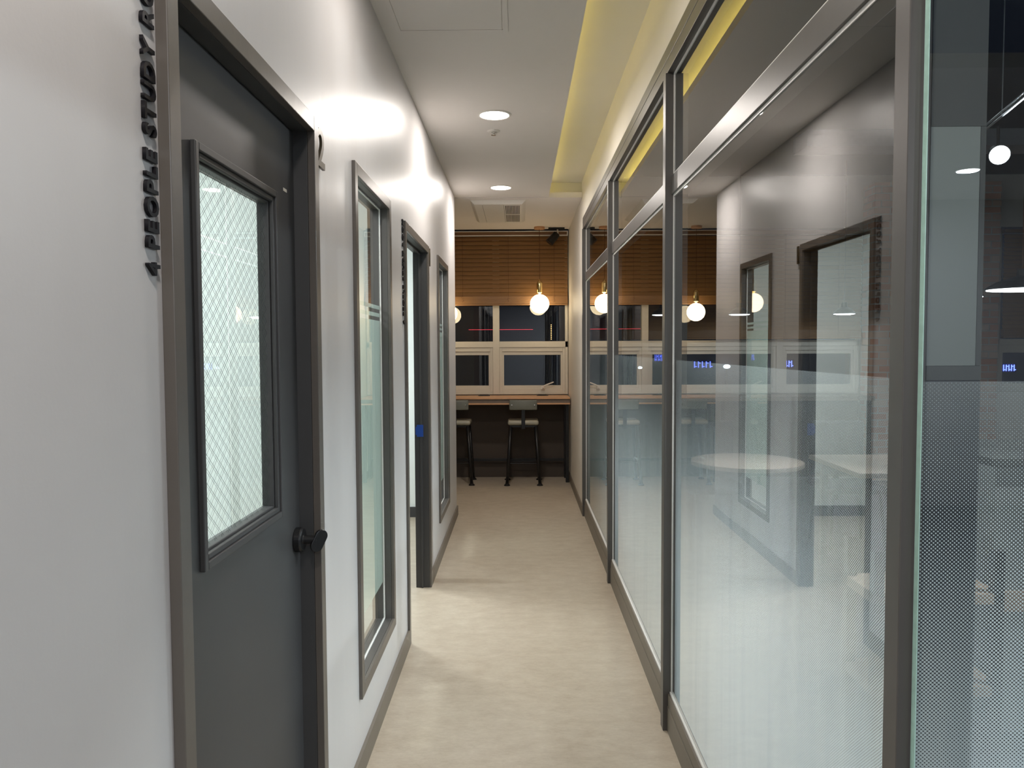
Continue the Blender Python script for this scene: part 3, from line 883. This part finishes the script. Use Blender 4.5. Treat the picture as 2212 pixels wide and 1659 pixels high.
def round_table(x, y, r, label):
    o = thing('round_table', (x, y, 0), label, 'table')
    MB().lathe((x, y, 0), [(r, .715), (r, .742)], 48).build('tabletop', M['tablewood'], o, .003)
    MB().lathe((x, y, 0), [(.20, 0), (.20, .012), (.03, .03), (.03, .714)], 28).build('pedestal', M['dark'], o)
round_table(1.50, 5.10, .36, 'round pale wood table behind the dotted film of the near pane')
o = thing('rectangular_table', (2.5, 5.0, 0), 'rectangular wood table beyond the near pane in the cafe', 'table')
MB().box(2.0, 3.5, 4.55, 5.35, .715, .745).build('tabletop', M['tablewood'], o, .003)
for x in (2.06, 3.40):
    for y in (4.6, 5.26): MB().box(x, x + .04, y, y + .04, 0, .7148).build('leg', M['dark'], o)
def cafe_chair(x, y, rz, label):
    o = thing('cafe_chair', (0, 0, 0), label, 'chair', 'black fabric chairs in the cafe')
    MB().box(-.22, .22, -.22, .22, .42, .47).build('seat', M['cloth'], o, .02, True, 3)
    MB().box(-.21, .21, .19, .23, .50, .92).build('backrest', M['cloth'], o, .018, True, 3)
    MB().box(-.02, .02, .20, .225, .30, .52).build('back_post', M['dark'], o)
    for sx in (-1, 1):
        for sy in (-1, 1): MB().tube((sx * .17, sy * .17, .42), (sx * .20, sy * .20, 0), .011, n=8).build('leg', M['dark'], o)
    o.location = (x, y, 0); o.rotation_euler = (0, 0, rz)
cafe_chair(2.45, 5.78, 0, 'black fabric chair on the window side of the rectangular cafe table')
cafe_chair(2.45, 4.10, math.pi, 'black fabric chair on the near side of the rectangular cafe table')
cafe_chair(1.45, 5.80, 0, 'black fabric chair behind the round cafe table')
rc = thing('service_counter', (1.9, 2.75, 0), 'dark grey service counter with pale wood bands at the lower right', 'counter')
MB().box(1.69, 3.2, 2.75, 3.25, .10, 1.07).build('body', M['counterg'], rc, .003)
MB().box(1.66, 3.23, 2.72, 3.28, 1.0705, 1.10).build('countertop', M['matte'], rc, .003)
MB().box(1.70, 3.19, 2.73, 2.7495, .55, .62).build('wood_band', M['tablewood'], rc)
MB().box(1.72, 3.18, 2.77, 3.23, 0, .0995).build('plinth', M['dark'], rc)
o = thing('low_shelf', (1.35, 2.6, 0), 'low dark shelf with wooden boards seen through the dotted pane', 'shelf')
for z in (.30, .62): MB().box(1.20, 1.64, 2.60, 2.85, z, z + .035).build('shelf_board', M['tablewood'], o)
for x in (1.20, 1.605):
    for y in (2.60, 2.815): MB().box(x, x + .035, y, y + .035, 0, .80).build('upright', M['dark'], o)
bench = thing('window_bench_counter', (2.3, 8.6, 0), 'wood counter under the cafe windows behind the partition', 'counter')
MB().box(.66, 3.86, 8.42, 8.87, .90, .945).build('countertop', M['tablewood'], bench)
MB().box(.66, 3.86, 8.84, 8.87, 0, .8995).build('back_panel', M['brown'], bench)
for x in (.70, 2.2, 3.80): MB().box(x, x + .04, 8.46, 8.50, 0, .8995).build('leg', M['dark'], bench)

# ------------------------------------------------------------------ night outside
og = MB().box(-14, 22, 9.15, 32, -3.2, -3.0)
S('ground_outside', og, M['out'], 'dark street far below the windows at night', 'ground')
bd = thing('building', (0, 12.2, -3), 'dark neighbouring building with ribbed blue-grey cladding outside the window', 'building')
MB().box(-6, .62, 12.4, 13.5, -3, 7).build('facade', M['out'], bd)
cl = MB()
for k in range(14): cl.box(-.62 + k * .022 + (0.85 if k > 6 else 0), -.61 + k * .022 + (0.85 if k > 6 else 0), 12.30, 12.40, -3, 7)
cl.build('ribbed_cladding', M['curtain'], bd)
S('wall_far_facade', MB().box(-12, 20, 20.09, 20.4, -3, 9), M['out'], 'dark building front across the street carrying the lit signs', 'building front')
o = thing('neon_tube', (-.30, 12.2965, 1.775), 'thin red neon line glowing outside the corridor end window', 'neon light')
MB().tube((-.80, 12.2965, 1.775), (.22, 12.2965, 1.775), .003, n=8).build('tube', M['redneon'], o)
o = thing('light_string', (.508, 12.291, 1.6), 'short vertical string of amber bulbs outside behind the window', 'string light')
MB().box(.495, .521, 12.292, 12.3008, 1.58, 1.88).build('strip', M['dark'], o)
for k in range(9): MB().lathe((.508, 12.284, 1.62 + k * .028), [(.002, -.009), (.009, 0), (.002, .009)], 10).build('bulb', M['amber'], o)
for x, y, z, s_, lb in ((4.75, 20, 1.02, .24, 'blue lit shop sign far outside, seen through the cafe window'), (3.6, 20, 1.2, .10, 'small blue lit sign far outside left of the brighter one'),
                    (6.9, 20, 1.03, .16, 'pale blue lit sign far outside at the right cafe window'), (12.6, 20, .9, .16, 'bright blue sign right of the brick pier outside')):
    o = thing('shop_sign', (x, y, z), lb, 'sign')
    MB().box(x - s_ - .03, x + s_ + .03, y + .03, y + .08, z - .12, z + .12).build('sign_board', M['curtain'], o)
    b = MB()
    for k in range(5):
        a = x - s_ + k * s_ * .42
        b.box(a, a + s_ * .08, y, y + .02, z - .08, z + .08); b.box(a + s_ * .10, a + s_ * .28, y, y + .02, z + (.03 if k % 2 else -.06), z + (.05 if k % 2 else -.04))
    b.build('lettering', M['bluesign'], o)
for x, z, r, lb in ((3.1, .95, .06, 'white street light far outside in the left cafe pane'), (5.32, .97, .09, 'bright white street light beside the blue shop sign'), (6.55, 1.0, .06, 'white street light far outside at the middle cafe window')):
    o = thing('street_light', (x, 19.9, z), lb, 'street light')
    MB().lathe((x, 19.9, z), [(r * math.sin(math.pi * k / 12), -r * .6 * math.cos(math.pi * k / 12)) for k in range(1, 12)], 16).build('lamp', M['whitesign'], o)
    MB().tube((x, 19.9, z - r * .6), (x, 19.9, -3), .03, n=8).build('pole', M['dark'], o)
